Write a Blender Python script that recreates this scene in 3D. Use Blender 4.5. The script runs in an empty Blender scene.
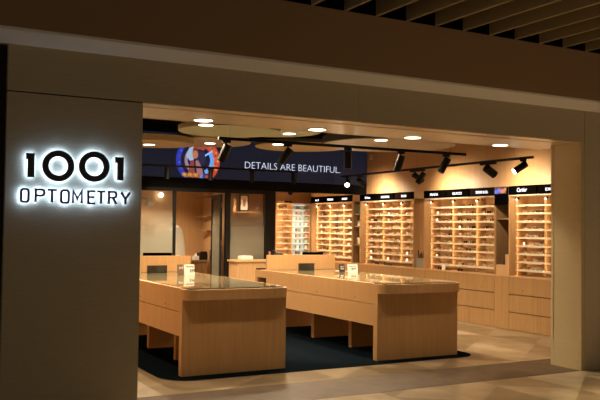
import bpy, bmesh, math, random
from mathutils import Vector, Matrix
random.seed(7)
sc = bpy.context.scene
COL = sc.collection
PI = math.pi
FRONT = 6.24          # shop front plane
WALLX = 8.9           # front plane of the fitted right wall

# ------------------------------------------------------------------ materials
def mat(name, col, rough=.5, spec=.5, metal=0., emit=None, es=0., coat=0.):
    m = bpy.data.materials.new(name); m.use_nodes = True
    b = m.node_tree.nodes['Principled BSDF']
    b.inputs['Base Color'].default_value = (*col, 1)
    b.inputs['Roughness'].default_value = rough
    b.inputs['Specular IOR Level'].default_value = spec
    b.inputs['Metallic'].default_value = metal
    b.inputs['Coat Weight'].default_value = coat
    if emit:
        b.inputs['Emission Color'].default_value = (*emit, 1)
        b.inputs['Emission Strength'].default_value = es
    return m
def noisy(m, c1, c2, scale=(1, 1, 1), nscale=5., detail=4., bump=0., lo=.3, hi=.7):
    nt = m.node_tree; N = nt.nodes; L = nt.links
    b = N['Principled BSDF']
    tc = N.new('ShaderNodeNewGeometry'); mp = N.new('ShaderNodeMapping')
    mp.inputs['Scale'].default_value = scale
    n = N.new('ShaderNodeTexNoise'); n.inputs['Scale'].default_value = nscale; n.inputs['Detail'].default_value = detail
    r = N.new('ShaderNodeValToRGB')
    r.color_ramp.elements[0].position = lo; r.color_ramp.elements[0].color = (*c1, 1)
    r.color_ramp.elements[1].position = hi; r.color_ramp.elements[1].color = (*c2, 1)
    L.new(tc.outputs['Position'], mp.inputs[0]); L.new(mp.outputs[0], n.inputs['Vector'])
    L.new(n.outputs[0], r.inputs[0]); L.new(r.outputs[0], b.inputs['Base Color'])
    if bump:
        bp = N.new('ShaderNodeBump'); bp.inputs['Strength'].default_value = bump; bp.inputs['Distance'].default_value = .004
        L.new(n.outputs[0], bp.inputs['Height']); L.new(bp.outputs[0], b.inputs['Normal'])
    return m
def wood(name, c, var=.16, rough=.45):
    m = mat(name, c, rough, .35)
    return noisy(m, tuple(x*(1-var) for x in c), tuple(min(1, x*(1+var*.8)) for x in c), (9, 9, .5), 3.5, 6)
WOOD = wood('pale_oak_veneer', (.55, .33, .155), .10)
WOODW = wood('oak_wall_panel', (.56, .33, .155), .08)
WOODB = wood('drawer_front_oak', (.38, .215, .088), .12)
WOODI = wood('island_oak', (.53, .30, .125), .08)
WOODD = wood('brown_oak', (.27, .155, .07))
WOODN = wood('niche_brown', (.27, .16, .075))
SHELF = mat('shelf_edge', (.74, .62, .46), .4)
BLACK = mat('black_metal', (.009, .008, .007), .5, .25)
BLK2 = mat('black_ceiling_paint', (.006, .006, .007), .9, .1)
SIGNB = mat('gloss_black_sign', (.0018, .0016, .0013), .6, 0.)
SIGNSH = mat('dark_sheen_sign', (.012, .008, .006), .5, 0.)  # paler black: reflection on the third-column signs put into the colour
TAUPE = noisy(mat('taupe_laminate', (.2, .17, .12), .5, .4), (.50, .425, .30), (.57, .485, .345), (1, 1, 12), 14, 5, .12)
JAMB = noisy(mat('pale_bronze_laminate', (.36, .32, .23), .42, .45), (.56, .445, .25), (.61, .485, .275), (1, 1, 10), 12, 4, .05)
SOFF = noisy(mat('soffit_panel', (.5, .4, .25), .32, .5), (.46, .36, .22), (.52, .41, .26), (6, 1, 1), 2, 3)
FASCIA = mat('brown_fascia_paint', (.36, .235, .14), .7, .2)
LEDGE = mat('fascia_ledge_paint', (.85, .84, .84), .6, .3)
SLAT = mat('baffle_bronze', (.42, .33, .19), .5, .3)
DISC = mat('disc_cream_paint', (.40, .41, .29), .7, .2)
DISCG = mat('disc_taupe_paint', (.36, .29, .22), .7, .2)
DISCT = mat('disc_tan_paint', (.43, .33, .20), .7, .2)
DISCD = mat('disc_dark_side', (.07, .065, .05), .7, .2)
NAVY = mat('led_panel_navy', (.006, .007, .014), .45, .3, emit=(.10, .12, .24), es=.030)
SCREENBLK = mat('screen_black', (.002, .002, .0025), .6, 0.)
WHITE = mat('white_plastic', (.75, .72, .66), .5)
CARD = mat('white_card', (.85, .80, .70), .6)
INK = mat('card_ink', (.06, .035, .02), .7)
CREAM = mat('cream_plastic', (.62, .52, .38), .5)
CHROME = mat('brushed_steel', (.55, .5, .42), .25, metal=1.)
CARPET = noisy(mat('navy_carpet', (.02, .03, .05), 1., 0.), (.0035, .006, .0085), (.008, .0125, .016), (1, 1, 1), 160, 3, .6)
GREEN = mat('green_packaging', (.06, .24, .10), .5)
TEAL = mat('teal_packaging', (.42, .56, .53), .5)
GREYP = mat('grey_fitting', (.25, .22, .17), .5)
COAT = mat('white_cotton', (.72, .64, .54), .8)
def emat(name, col, s):
    return mat(name, (.02, .02, .02), .5, emit=col, es=s)
LAMP = emat('lamp_glow', (1, .86, .64), 3.5)
LAMPW = emat('spot_glow', (1, .90, .74), 8)
LEDS = emat('led_strip_glow', (1, .72, .38), 11)
LEDB = emat('bright_strip_glow', (1, .76, .44), 70)
LEDW = emat('added_shelf_glow', (1, .93, .80), .30)  # glow added behind the white shelves to brighten them
HALO = emat('halo_backlight', (.44, .66, 1), 9.5)
TXTW = emat('white_lettering', (.92, .94, 1), .62)
TXTLED = emat('led_lettering', (.75, .82, 1), .45)
LETTER = mat('letter_face_navy', (.006, .008, .02), .35, .5)
LETP = mat('letter_face_violet', (.03, .02, .12), .35, .5)

def glass(name, frosted, zc=1.56, zr=.27, tint=(1, 1, 1)):
    m = bpy.data.materials.new(name); m.use_nodes = True
    nt = m.node_tree; N = nt.nodes; L = nt.links; N.clear()
    out = N.new('ShaderNodeOutputMaterial')
    tr = N.new('ShaderNodeBsdfTransparent'); tr.inputs[0].default_value = (*tint, 1)
    gl = N.new('ShaderNodeBsdfGlossy'); gl.inputs['Roughness'].default_value = .03
    fr = N.new('ShaderNodeFresnel'); fr.inputs[0].default_value = 1.45
    mx = N.new('ShaderNodeMixShader'); L.new(fr.outputs[0], mx.inputs[0]); L.new(tr.outputs[0], mx.inputs[1]); L.new(gl.outputs[0], mx.inputs[2])
    if not frosted:
        L.new(mx.outputs[0], out.inputs[0]); return m
    tl = N.new('ShaderNodeBsdfTranslucent'); tl.inputs[0].default_value = (.75, .74, .64, 1)
    df = N.new('ShaderNodeBsdfDiffuse'); df.inputs[0].default_value = (.36, .35, .28, 1)
    m2 = N.new('ShaderNodeMixShader'); m2.inputs[0].default_value = .6; L.new(tl.outputs[0], m2.inputs[1]); L.new(df.outputs[0], m2.inputs[2])
    g = N.new('ShaderNodeNewGeometry'); sx = N.new('ShaderNodeSeparateXYZ'); L.new(g.outputs['Position'], sx.inputs[0])
    mr = N.new('ShaderNodeMapRange'); mr.inputs['From Min'].default_value = zc+zr; mr.inputs['From Max'].default_value = zc-zr
    mr.inputs['To Min'].default_value = .06; mr.inputs['To Max'].default_value = frosted
    L.new(sx.outputs['Z'], mr.inputs['Value'])
    m3 = N.new('ShaderNodeMixShader'); L.new(mr.outputs[0], m3.inputs[0]); L.new(mx.outputs[0], m3.inputs[1]); L.new(m2.outputs[0], m3.inputs[2])
    L.new(m3.outputs[0], out.inputs[0]); return m
FROST = glass('frosted_gradient_glass', .78)
CLEAR = glass('clear_lens', 0)
# reflective counter glass over the oak top
TOPGLASS = mat('counter_glass', (.20, .165, .095), .02, .9, coat=0.)
TOPGLASS.node_tree.nodes['Principled BSDF'].inputs['IOR'].default_value = 1.6

def floor_mat():
    m = mat('terrazzo_tiles', (.4, .3, .2), .3, .5)
    nt = m.node_tree; N = nt.nodes; L = nt.links; b = N['Principled BSDF']
    g = N.new('ShaderNodeNewGeometry'); s = N.new('ShaderNodeSeparateXYZ'); L.new(g.outputs['Position'], s.inputs[0])
    def mth(op, a, bb=None, c=None):
        n = N.new('ShaderNodeMath'); n.operation = op
        for i, v in enumerate((a, bb, c)):
            if v is None: continue
            if isinstance(v, (int, float)): n.inputs[i].default_value = v
            else: L.new(v, n.inputs[i])
        return n.outputs[0]
    u = mth('DIVIDE', mth('SUBTRACT', s.outputs['X'], 2.46), .625)
    v = mth('DIVIDE', mth('SUBTRACT', mth('SUBTRACT', s.outputs['Y'], 7.0), mth('MULTIPLY', mth('SUBTRACT', s.outputs['X'], 3.1), .78)), .975)
    w = mth('DIVIDE', mth('ADD', mth('SUBTRACT', s.outputs['Y'], 7.0), mth('MULTIPLY', mth('SUBTRACT', s.outputs['X'], 3.1), .78)), .975)
    fu, fv, fw = mth('FLOOR', u), mth('FLOOR', v), mth('FLOOR', w)
    cx = N.new('ShaderNodeCombineXYZ'); L.new(fu, cx.inputs[0]); L.new(fv, cx.inputs[1]); L.new(fw, cx.inputs[2])
    wn = N.new('ShaderNodeTexWhiteNoise'); wn.noise_dimensions = '3D'; L.new(cx.outputs[0], wn.inputs['Vector'])
    r = N.new('ShaderNodeValToRGB'); r.color_ramp.elements[0].position = 0; r.color_ramp.elements[0].color = (.27, .195, .11, 1)
    r.color_ramp.elements[1].position = 1; r.color_ramp.elements[1].color = (.62, .50, .33, 1)
    L.new(wn.outputs['Value'], r.inputs[0])
    n = N.new('ShaderNodeTexNoise'); n.inputs['Scale'].default_value = 3.5; n.inputs['Detail'].default_value = 7
    r2 = N.new('ShaderNodeValToRGB'); r2.color_ramp.elements[0].position = .3; r2.color_ramp.elements[0].color = (.72, .68, .62, 1)
    r2.color_ramp.elements[1].position = .7; r2.color_ramp.elements[1].color = (1.05, 1.05, 1.05, 1)
    L.new(g.outputs['Position'], n.inputs['Vector']); L.new(n.outputs[0], r2.inputs[0])
    n3 = N.new('ShaderNodeTexNoise'); n3.inputs['Scale'].default_value = 90; n3.inputs['Detail'].default_value = 2
    r3 = N.new('ShaderNodeValToRGB'); r3.color_ramp.elements[0].position = .35; r3.color_ramp.elements[0].color = (.85, .85, .85, 1); r3.color_ramp.elements[1].position = .6
    L.new(g.outputs['Position'], n3.inputs['Vector']); L.new(n3.outputs[0], r3.inputs[0])
    m1 = N.new('ShaderNodeMixRGB'); m1.blend_type = 'MULTIPLY'; m1.inputs[0].default_value = 1
    m2 = N.new('ShaderNodeMixRGB'); m2.blend_type = 'MULTIPLY'; m2.inputs[0].default_value = 1
    L.new(r.outputs[0], m1.inputs[1]); L.new(r2.outputs[0], m1.inputs[2]); L.new(m1.outputs[0], m2.inputs[1]); L.new(r3.outputs[0], m2.inputs[2])
    L.new(m2.outputs[0], b.inputs['Base Color']); return m
FLOOR = floor_mat()
BAND = noisy(mat('brown_stone_band', (.13, .085, .05), .5, .3), (.075, .047, .024), (.14, .088, .046), (1, 1, 1), 5, 8)

# ------------------------------------------------------------------ mesh helpers
class MB:
    def __init__(s): s.v = []; s.f = []; s.mi = []
    def add(s, vs, fs, mi=0):
        o = len(s.v); s.v += [tuple(v) for v in vs]; s.f += [tuple(i+o for i in f) for f in fs]; s.mi += [mi]*len(fs); return s
    def box(s, x0, x1, y0, y1, z0, z1, mi=0):
        v = [(x, y, z) for z in (z0, z1) for y in (y0, y1) for x in (x0, x1)]
        return s.add(v, [(0, 2, 3, 1), (4, 5, 7, 6), (0, 1, 5, 4), (2, 6, 7, 3), (0, 4, 6, 2), (1, 3, 7, 5)], mi)
    def prism(s, pts, z0, z1, mi=0):
        n = len(pts)
        v = [(x, y, z0) for x, y in pts]+[(x, y, z1) for x, y in pts]
        return s.add(v, [tuple(range(n))[::-1], tuple(range(n, 2*n))]+[(i, (i+1) % n, n+(i+1) % n, n+i) for i in range(n)], mi)
    def cyl(s, p0, p1, r0, r1=None, n=20, mi=0, cap=True):
        p0, p1 = Vector(p0), Vector(p1); r1 = r0 if r1 is None else r1
        d = (p1-p0).normalized(); a = d.orthogonal().normalized(); b = d.cross(a)
        v = []
        for p, r in ((p0, r0), (p1, r1)):
            for i in range(n):
                t = 2*PI*i/n; v.append(p+(a*math.cos(t)+b*math.sin(t))*r)
        f = [(i, (i+1) % n, n+(i+1) % n, n+i) for i in range(n)]
        if cap: f += [tuple(range(n))[::-1], tuple(range(n, 2*n))]
        return s.add(v, f, mi)
    def tube(s, pts, r, n=8, mi=0, closed=False):
        pts = [Vector(p) for p in pts]; k = len(pts); rings = []
        up = None
        for i, p in enumerate(pts):
            if closed: d = (pts[(i+1) % k]-pts[i-1])
            else: d = pts[min(i+1, k-1)]-pts[max(i-1, 0)]
            d.normalize()
            if up is None: up = d.orthogonal().normalized()
            up = (up-d*up.dot(d)).normalized(); b = d.cross(up)
            rings.append([p+(up*math.cos(2*PI*j/n)+b*math.sin(2*PI*j/n))*r for j in range(n)])
        v = [q for rg in rings for q in rg]; f = []
        for i in range(k if closed else k-1):
            a, c = i*n, ((i+1) % k)*n
            f += [(a+j, a+(j+1) % n, c+(j+1) % n, c+j) for j in range(n)]
        if not closed: f += [tuple(range(n))[::-1], tuple(range((k-1)*n, k*n))]
        return s.add(v, f, mi)
    def lathe(s, c, prof, n=32, mi=0):
        v = []; f = []; m = len(prof)
        for r, z in prof:
            for i in range(n):
                t = 2*PI*i/n; v.append((c[0]+r*math.cos(t), c[1]+r*math.sin(t), c[2]+z))
        for k in range(m-1):
            f += [(k*n+i, k*n+(i+1) % n, (k+1)*n+(i+1) % n, (k+1)*n+i) for i in range(n)]
        f += [tuple(range(n))[::-1], tuple(range((m-1)*n, m*n))]
        return s.add(v, f, mi)
    def ball(s, c, r, n=14, m=8, mi=0, sc_=(1, 1, 1)):
        prof = [(max(1e-4, math.sin(PI*k/m))*r, -math.cos(PI*k/m)*r) for k in range(m+1)]
        o = len(s.v); s.lathe((0, 0, 0), prof, n, mi)
        for i in range(o, len(s.v)):
            x, y, z = s.v[i]; s.v[i] = (c[0]+x*sc_[0], c[1]+y*sc_[1], c[2]+z*sc_[2])
        return s
    def mesh(s, name, mats, off=(0, 0, 0), smooth=False, bevel=0.):
        me = bpy.data.meshes.new(name)
        me.from_pydata([(x-off[0], y-off[1], z-off[2]) for x, y, z in s.v], [], s.f)
        for m in (mats if isinstance(mats, (list, tuple)) else [mats]): me.materials.append(m)
        for p, i in zip(me.polygons, s.mi): p.material_index = i
        bm = bmesh.new(); bm.from_mesh(me)
        bmesh.ops.recalc_face_normals(bm, faces=bm.faces)
        if bevel:
            bmesh.ops.bevel(bm, geom=[e for e in bm.edges if len(e.link_faces) == 2 and e.calc_face_angle(0) > .6], offset=bevel, segments=2, affect='EDGES')
        bm.to_mesh(me); bm.free()
        if smooth: me.shade_smooth(); me.set_sharp_from_angle(angle=math.radians(40))
        return me
LOC = {}
def link(name, me, parent=None):
    o = bpy.data.objects.new(name, me); COL.objects.link(o)
    if parent: o.parent = parent
    return o
def tag(o, label=None, cat=None, group=None, kind=None):
    if label: o['label'] = label
    if cat: o['category'] = cat
    if group: o['group'] = group
    if kind: o['kind'] = kind
    return o
def root(name, loc, label, cat, group=None):
    o = bpy.data.objects.new(name, None); COL.objects.link(o); o.location = loc; o.empty_display_size = .05
    LOC[o] = Vector(loc); return tag(o, label, cat, group)
def part(name, mb, m, parent, smooth=False, bevel=0., label=None):
    off = LOC[parent]; o = link(name, mb.mesh(name, m, off, smooth, bevel), parent); LOC[o] = off
    if label: o['label'] = label
    return o
def solo(name, mb, m, loc, label, cat, group=None, smooth=False, bevel=0.):
    o = link(name, mb.mesh(name, m, loc, smooth, bevel)); o.location = loc; LOC[o] = Vector(loc); return tag(o, label, cat, group)
def struct(name, mb, m, smooth=False):
    o = link(name, mb.mesh(name, m, (0, 0, 0), smooth)); LOC[o] = Vector((0, 0, 0)); o['kind'] = 'structure'; return o
def B(*a): return MB().box(*a)

def text_mb(s, w, h, org, right, up, depth=.004, shear=0., mi=0, bold=0.):
    """lettering as real extruded mesh, fitted to width w and cap height h; org is the lower left corner"""
    cu = bpy.data.curves.new('lettering', 'FONT'); cu.body = s; cu.extrude = .02; cu.shear = shear; cu.offset = bold
    cu.resolution_u = 3
    ob = bpy.data.objects.new('lettering_source', cu); COL.objects.link(ob)
    dg = bpy.context.evaluated_depsgraph_get(); me = bpy.data.meshes.new_from_object(ob.evaluated_get(dg))
    bpy.data.objects.remove(ob); bpy.data.curves.remove(cu)
    xs = [v.co.x for v in me.vertices]; ys = [v.co.y for v in me.vertices]
    x0, x1, y0, y1 = min(xs), max(xs), min(ys), max(ys)
    org, right, up = Vector(org), Vector(right), Vector(up); nrm = right.cross(up)
    vs = [org+right*((v.co.x-x0)/(x1-x0)*w)+up*((v.co.y-y0)/(y1-y0)*h)+nrm*((v.co.z+.02)/.04*depth) for v in me.vertices]
    mb = MB().add(vs, [tuple(p.vertices) for p in me.polygons], mi); bpy.data.meshes.remove(me); return mb

def rrect(x0, x1, y0, y1, r=(0, 0, 0, 0), n=8):
    """corner radii: x0y0, x1y0, x1y1, x0y1"""
    out = []
    for (cx, cy, rr, a0) in ((x0, y0, r[0], PI), (x1, y0, r[1], 1.5*PI), (x1, y1, r[2], 0), (x0, y1, r[3], .5*PI)):
        if rr == 0: out.append((cx, cy)); continue
        ox = cx+rr if cx == x0 else cx-rr; oy = cy+rr if cy == y0 else cy-rr
        out += [(ox+rr*math.cos(a0+.5*PI*k/n), oy+rr*math.sin(a0+.5*PI*k/n)) for k in range(n+1)]
    return out

# ------------------------------------------------------------------ camera (before anything is placed by sight)
def cam_axes(yaw=.504199, pitch=.0349064, roll=.0126672):
    fw = Vector((math.sin(yaw)*math.cos(pitch), math.cos(yaw)*math.cos(pitch), math.sin(pitch)))
    r0 = Vector((math.cos(yaw), -math.sin(yaw), 0)); u0 = r0.cross(fw)
    return math.cos(roll)*r0+math.sin(roll)*u0, -math.sin(roll)*r0+math.cos(roll)*u0, fw
r_, u_, f_ = cam_axes()
cd = bpy.data.cameras.new('camera'); cam = bpy.data.objects.new('camera', cd); COL.objects.link(cam)
cam.matrix_world = Matrix(((r_.x, u_.x, -f_.x, 0), (r_.y, u_.y, -f_.y, 0), (r_.z, u_.z, -f_.z, 1.55), (0, 0, 0, 1)))
cd.sensor_width = 36; cd.lens = 793.3/600*36; cd.clip_start = .05; cd.clip_end = 100
sc.camera = cam
def pix(p):
    d = Vector(p)-Vector((0, 0, 1.55)); z = d.dot(f_); return 300+793.3*d.dot(r_)/z, 200-793.3*d.dot(u_)/z

# ------------------------------------------------------------------ shell
struct('floor', B(-6, 14, -4, 17, -.1, 0), FLOOR)
band = struct('trim_1', B(-6, 14, 6.25, 7.0, .0005, .002), BAND)
struct('wall_left', B(1.1, 1.2, 6.75, 16.2, 0, 3.4), WOODW)
struct('wall_right', B(9.32, 9.42, 6.7, 16.2, 0, 3.4), WOODW)
struct('wall_back', B(1.2, 9.32, 15.87, 15.97, 0, 3.4), WOODW)
struct('ceiling', B(1.1, 9.42, 7.14, 16.2, 3.4, 3.5), BLK2)
# flush oak wall above the fitted displays
mb = B(8.9, 9.32, 7.0, 15.62, 2.245, 3.4); struct('wall_upper_right', mb, WOODW)
for y in (9.49, 11.63): pass
# store front
struct('wall_front_left', B(.93, 1.975, FRONT, 6.74, 0, 2.545), TAUPE)
struct('wall_front_right', MB().box(7.09, 12, FRONT, 6.69, 0, 2.90), TAUPE)
struct('trim_2', B(7.046, 7.0895, FRONT+.004, 6.69, .0, 2.549), JAMB)          # jamb lining of the right pier
struct('trim_3', MB().box(7.041, 7.0455, 6.655, 6.693, 0.0, 2.548).box(7.041, 7.0455, FRONT+.006, FRONT+.03, 0, 2.548), JAMB)
struct('trim_4', B(7.0395, 7.0457, 6.27, 6.65, .002, .30), JAMB)            # kick plate
hd = MB().box(.93, 4.052, FRONT, 6.5, 2.555, 2.93).box(4.056, 7.084, FRONT, 6.5, 2.555, 2.93)
struct('wall_header', hd, TAUPE)
so = MB().box(1.97, 7.084, FRONT+.005, 6.42, 2.548, 2.554).box(1.98, 7.3, 6.455, 7.13, 2.548, 2.62).box(1.98, 7.3, 7.10, 7.14, 2.548, 3.4)
struct('ceiling_soffit', so, SOFF)
struct('wall_header_back', B(1.98, 9.42, 7.141, 7.2, 2.66, 3.4), BLK2)
struct('wall_pier_back', B(7.42, 9.42, 6.6905, 6.99, 0, 3.4), WOODW)
# projecting bulkhead over the shop fronts: slanted pale ledge, brown fascia
mb = MB(); prof = [(6.24, 2.905), (6.11, 2.985), (6.11, 3.005), (6.9, 3.005), (6.9, 2.905)]
n = len(prof); v = [(-2, y, z) for y, z in prof]+[(14, y, z) for y, z in prof]
mb.add(v, [tuple(range(n)), tuple(range(n, 2*n))]+[(i, (i+1) % n, n+(i+1) % n, n+i) for i in range(n)])
struct('trim_5', mb, LEDGE)
struct('wall_fascia', B(-2, 14, 6.10, 6.9, 3.006, 3.535), FASCIA)
struct('wall_above_fascia', B(-2, 14, 6.5, 6.9, 3.536, 3.949), BLK2)
struct('ceiling_mall', B(-6, 14, -4, 6.9, 3.95, 4.05), BLK2)
for i in range(15):
    x = 3.45+.3480*(i-1)
    w_ = ['leftmost', 'second from the left', 'third from the left', 'fourth from the left', 'fifth from the left', 'sixth from the left', 'seventh from the left', 'eighth from the left', 'ninth from the left', 'tenth from the left', 'eleventh from the left', 'twelfth from the left', 'thirteenth from the left', 'fourteenth from the left', 'fifteenth from the left'][i-1 if i else 0]
    if i == 0 or i > 11: continue
    solo('ceiling_baffle', B(x, x+.03, -2.5, 6.095, 3.535, 3.72), SLAT, (x, 6.09, 3.535), 'bronze ceiling baffle above the brown fascia, %s of those in view' % w_, 'ceiling baffle', 'baffles of the concourse ceiling')
# next door: dark unit left of the pilaster
struct('wall_neighbour', B(-4, .92, 6.9, 7.0, 0, 2.9), BLK2)
struct('wall_neighbour_frame', B(.70, .925, 6.3, 6.7, 0, 2.9), BLACK)

# ------------------------------------------------------------------ halo lit sign
sg = root('shop_sign', (1.45, 6.24, 1.7), 'halo-lit dark numerals and letters standing off the left pilaster', 'shop sign')
ZL = 6.196
def glyph(name, mb_face, mb_back, m):
    p = part(name, mb_face, m, sg); part('backlight', mb_back, HALO, p, label='glowing white back of the character')
def ring(cx, cz, ro, ri, y0, y1, n=56):
    mb = MB(); v = []
    for r in (ro, ri):
        for y in (y0, y1):
            for i in range(n): t = 2*PI*i/n; v.append((cx+r*math.cos(t), y, cz+r*math.sin(t)))
    f = []
    for i in range(n):
        j = (i+1) % n
        f += [(i, j, n+j, n+i), (2*n+i, 2*n+j, 3*n+j, 3*n+i), (i, j, 2*n+j, 2*n+i), (n+i, n+j, 3*n+j, 3*n+i)]
    return mb.add(v, f)
def oney(x0, x1, z0, z1, st, fl, y0, y1):
    return MB().add([(a, y, b) for y in (y0, y1) for a, b in ((x0, z1), (x1, z1), (x1, z0), (x1-st, z0), (x1-st, z1-fl), (x0, z1-fl))],
                    [(0, 1, 2, 3, 4, 5), (6, 7, 8, 9, 10, 11)]+[(i, (i+1) % 6, 6+(i+1) % 6, 6+i) for i in range(6)])
YF, YB, YE = 6.190, 6.215, 6.219
def one_at(x0, x1, z0, z1):
    glyph('numeral', oney(x0, x1, z0, z1, .048, .047, YF, YB), oney(x0+.006, x1-.006, z0+.006, z1-.006, .036, .035, YB+.0005, YE), LETTER)
def zero_at(cx, cz, ro):
    glyph('numeral', ring(cx, cz, ro, ro-.046, YF, YB), ring(cx, cz, ro-.006, ro-.040, YB+.0005, YE), LETTER)
SX = lambda px: None
def at_wall(px, py, Y=6.19):
    d = f_*793.3+r_*(px-300)-u_*(py-200); return Vector((0, 0, 1.55))+d*(Y/d.y)
a = at_wall(25.8, 176.9); b = at_wall(34.8, 153.2); one_at(a.x, b.x, a.z, b.z)
c = at_wall(58.6, 165.8); e = at_wall(74.4, 166.5); zero_at(c.x, c.z, e.x-c.x)
c2 = at_wall(94.6, 166.6); zero_at(c2.x, c2.z, e.x-c.x)
a = at_wall(115.2, 179.3); b = at_wall(124.0, 155.4); one_at(a.x, b.x, c.z-.092, c.z+.092)
# OPTOMETRY in a thin technical face drawn as strokes
def strokes(ch):
    O = [[(.25, 0), (.75, 0), (.93, .06), (1, .2), (1, .8), (.93, .94), (.75, 1), (.25, 1), (.07, .94), (0, .8), (0, .2), (.07, .06), (.25, 0)]]
    return {'O': O, 'P': [[(0, 0), (0, 1), (.7, 1), (.93, .93), (1, .77), (.93, .6), (.7, .52), (0, .52)]],
            'T': [[(0, 1), (1, 1)], [(.5, 1), (.5, 0)]], 'M': [[(0, 0), (0, 1), (.5, .35), (1, 1), (1, 0)]],
            'E': [[(1, 1), (0, 1), (0, 0), (1, 0)], [(0, .52), (.85, .52)]],
            'R': [[(0, 0), (0, 1), (.7, 1), (.93, .93), (1, .77), (.93, .6), (.7, .52), (0, .52)], [(.55, .52), (1, 0)]],
            'Y': [[(0, 1), (.5, .45), (1, 1)], [(.5, .45), (.5, 0)]]}[ch]
def stroke_mb(ch, x0, x1, z0, z1, t, y0, y1):
    mb = MB()
    for pl in strokes(ch):
        P = [Vector((x0+(x1-x0)*u, z0+(z1-z0)*v)) for u, v in pl]
        cl = (P[0]-P[-1]).length < 1e-6
        if cl: P = P[:-1]
        k = len(P); Lf, Rt = [], []
        for i in range(k):
            dp = (P[i]-P[i-1]).normalized() if (i or cl) else None
            dn = (P[(i+1) % k]-P[i]).normalized() if (i < k-1 or cl) else None
            dp = dp or dn; dn = dn or dp
            nrm = (Vector((-dp.y, dp.x))+Vector((-dn.y, dn.x))).normalized()
            sc2 = min(2., 1/max(.3, nrm.dot(Vector((-dn.y, dn.x)))))
            Lf.append(P[i]+nrm*t/2*sc2); Rt.append(P[i]-nrm*t/2*sc2)
        v = [(p.x, y, p.y) for y in (y0, y1) for s_ in (Lf, Rt) for p in s_]
        f = []
        for i in range(k if cl else k-1):
            j = (i+1) % k
            f += [(i, j, k+j, k+i), (2*k+i, 2*k+j, 3*k+j, 3*k+i), (i, j, 2*k+j, 2*k+i), (k+i, k+j, 3*k+j, 3*k+i)]
        if not cl: f += [(0, k, 3*k, 2*k), (k-1, 2*k-1, 4*k-1, 3*k-1)]
        mb.add(v, f)
    return mb
for ch, p0, p1 in zip('OPTOMETRY', (21.2, 35.9, 47.6, 61.4, 73.3, 88.6, 97.4, 109.2, 121.4), (28.6, 44.4, 56.8, 69, 82.0, 95.4, 105.3, 116.6, 130.2)):
    x0, x1 = at_wall(p0, 196).x, at_wall(p1, 196).x
    z1, z0 = 1.8135, 1.7185
    glyph('letter', stroke_mb(ch, x0, x1, z0, z1, .0160, YF, YB), stroke_mb(ch, x0, x1, z0, z1, .0115, YB+.0005, YE), LETP)

# ------------------------------------------------------------------ islands
def island(X0, X1, which, locks, cx0, yf=7.735):
    YE_ = 11.0
    t = root('display_island', ((X0+X1)/2, 9.3, 0), 'oak display island with glass top on navy carpet, ' + which, 'display counter', 'oak display islands')
    fz = MB().prism(rrect(X0, X1, yf-.105, yf+.085, (.13, .13, 0, 0)), .79, .898); part('front_lip', fz, WOODI, t, smooth=True)
    part('end_panel', B(X0, X1-.004, yf, yf+.085, .007, .7895), WOODI, t, bevel=.003)
    part('end_panel', B(X0+.0, X1, YE_-.08, YE_, .007, .7895), WOODI, t, bevel=.003)
    part('carcass', B(X0+.022, X1-.022, 7.842, 10.62, .415, .872), WOODI, t)
    sides = MB()
    for xa, xb in ((X0+.002, X0+.020), (X1-.020, X1-.002)):
        for z0, z1 in ((.41, .657), (.664, .904)):
            d = part('drawer', B(xa, xb, yf+.0855, 10.62, z0, z1), WOODI, t)
            if xa < X0+.01 and z0 > .6:
                for y in locks:
                    part('lock', MB().cyl((xa, y, .712), (xa-.004, y, .712), .008, n=12), CHROME, d, label='small steel drawer lock')
    part('top_frame', MB().box(X0+.021, X0+.07, 7.842, 10.6, .874, .904).box(X1-.07, X1-.021, 7.842, 10.6, .874, .904), WOODI, t)
    part('glass_top', B(X0+.06, X1-.06, yf-.05, 10.58, .9045, .911), TOPGLASS, t, label='reflective glass counter top')
    part('desk_top', B(X0, X1, 10.622, YE_+.004, .79, .904), WOODI, t, bevel=.004)
    part('privacy_screen', B(cx0, X1-.02, 10.60, 10.64, .912, 1.135), WOODI, t, bevel=.002, label='raised pale oak screen panel')
    xl = X0+.30
    for y in (8.72, 9.70):
        part('leg_panel', B(xl, X1-.3, y, y+.075, .007, .414), WOODI, t, bevel=.003)
    return t
island(2.905, 4.115, 'nearer the lit sign pilaster', (8.26, 9.14), 2.93)
island(5.30, 6.505, 'nearer the right display wall', (8.18, 9.12), 5.305, 7.70)
cp = MB().prism(rrect(2.69, 6.72, 7.53, 12.2, (.32, .27, .3, .3), 10), .0025, .006)
solo('carpet', cp, CARPET, (4.8, 9.8, 0), 'navy blue carpet with rounded corners under both oak islands', 'carpet')

def mirror(x, y, w, h, label):
    t = root('tabletop_mirror', (x, y, .9115), label, 'mirror', 'dark mirrors on the islands')
    part('mirror_frame', B(x-w/2, x+w/2, y, y+.02, .9115, .9115+h), mat('smoked_mirror_frame', (.05, .04, .025), .3), t, bevel=.002)
    part('mirror_face', B(x-w/2+.008, x+w/2-.008, y-.003, y-.0005, .92, .9115+h-.008), mat('smoked_mirror', (.03, .024, .015), .12, .5), t)
    part('foot', B(x-w/4, x+w/4, y+.021, y+.09, .9115, .922), BLACK, t)
mirror(3.52, 10.35, .28, .105, 'dark tabletop mirror on the left glass-topped island')
mirror(5.84, 10.35, .27, .11, 'dark tabletop mirror on the right glass-topped island')

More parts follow.
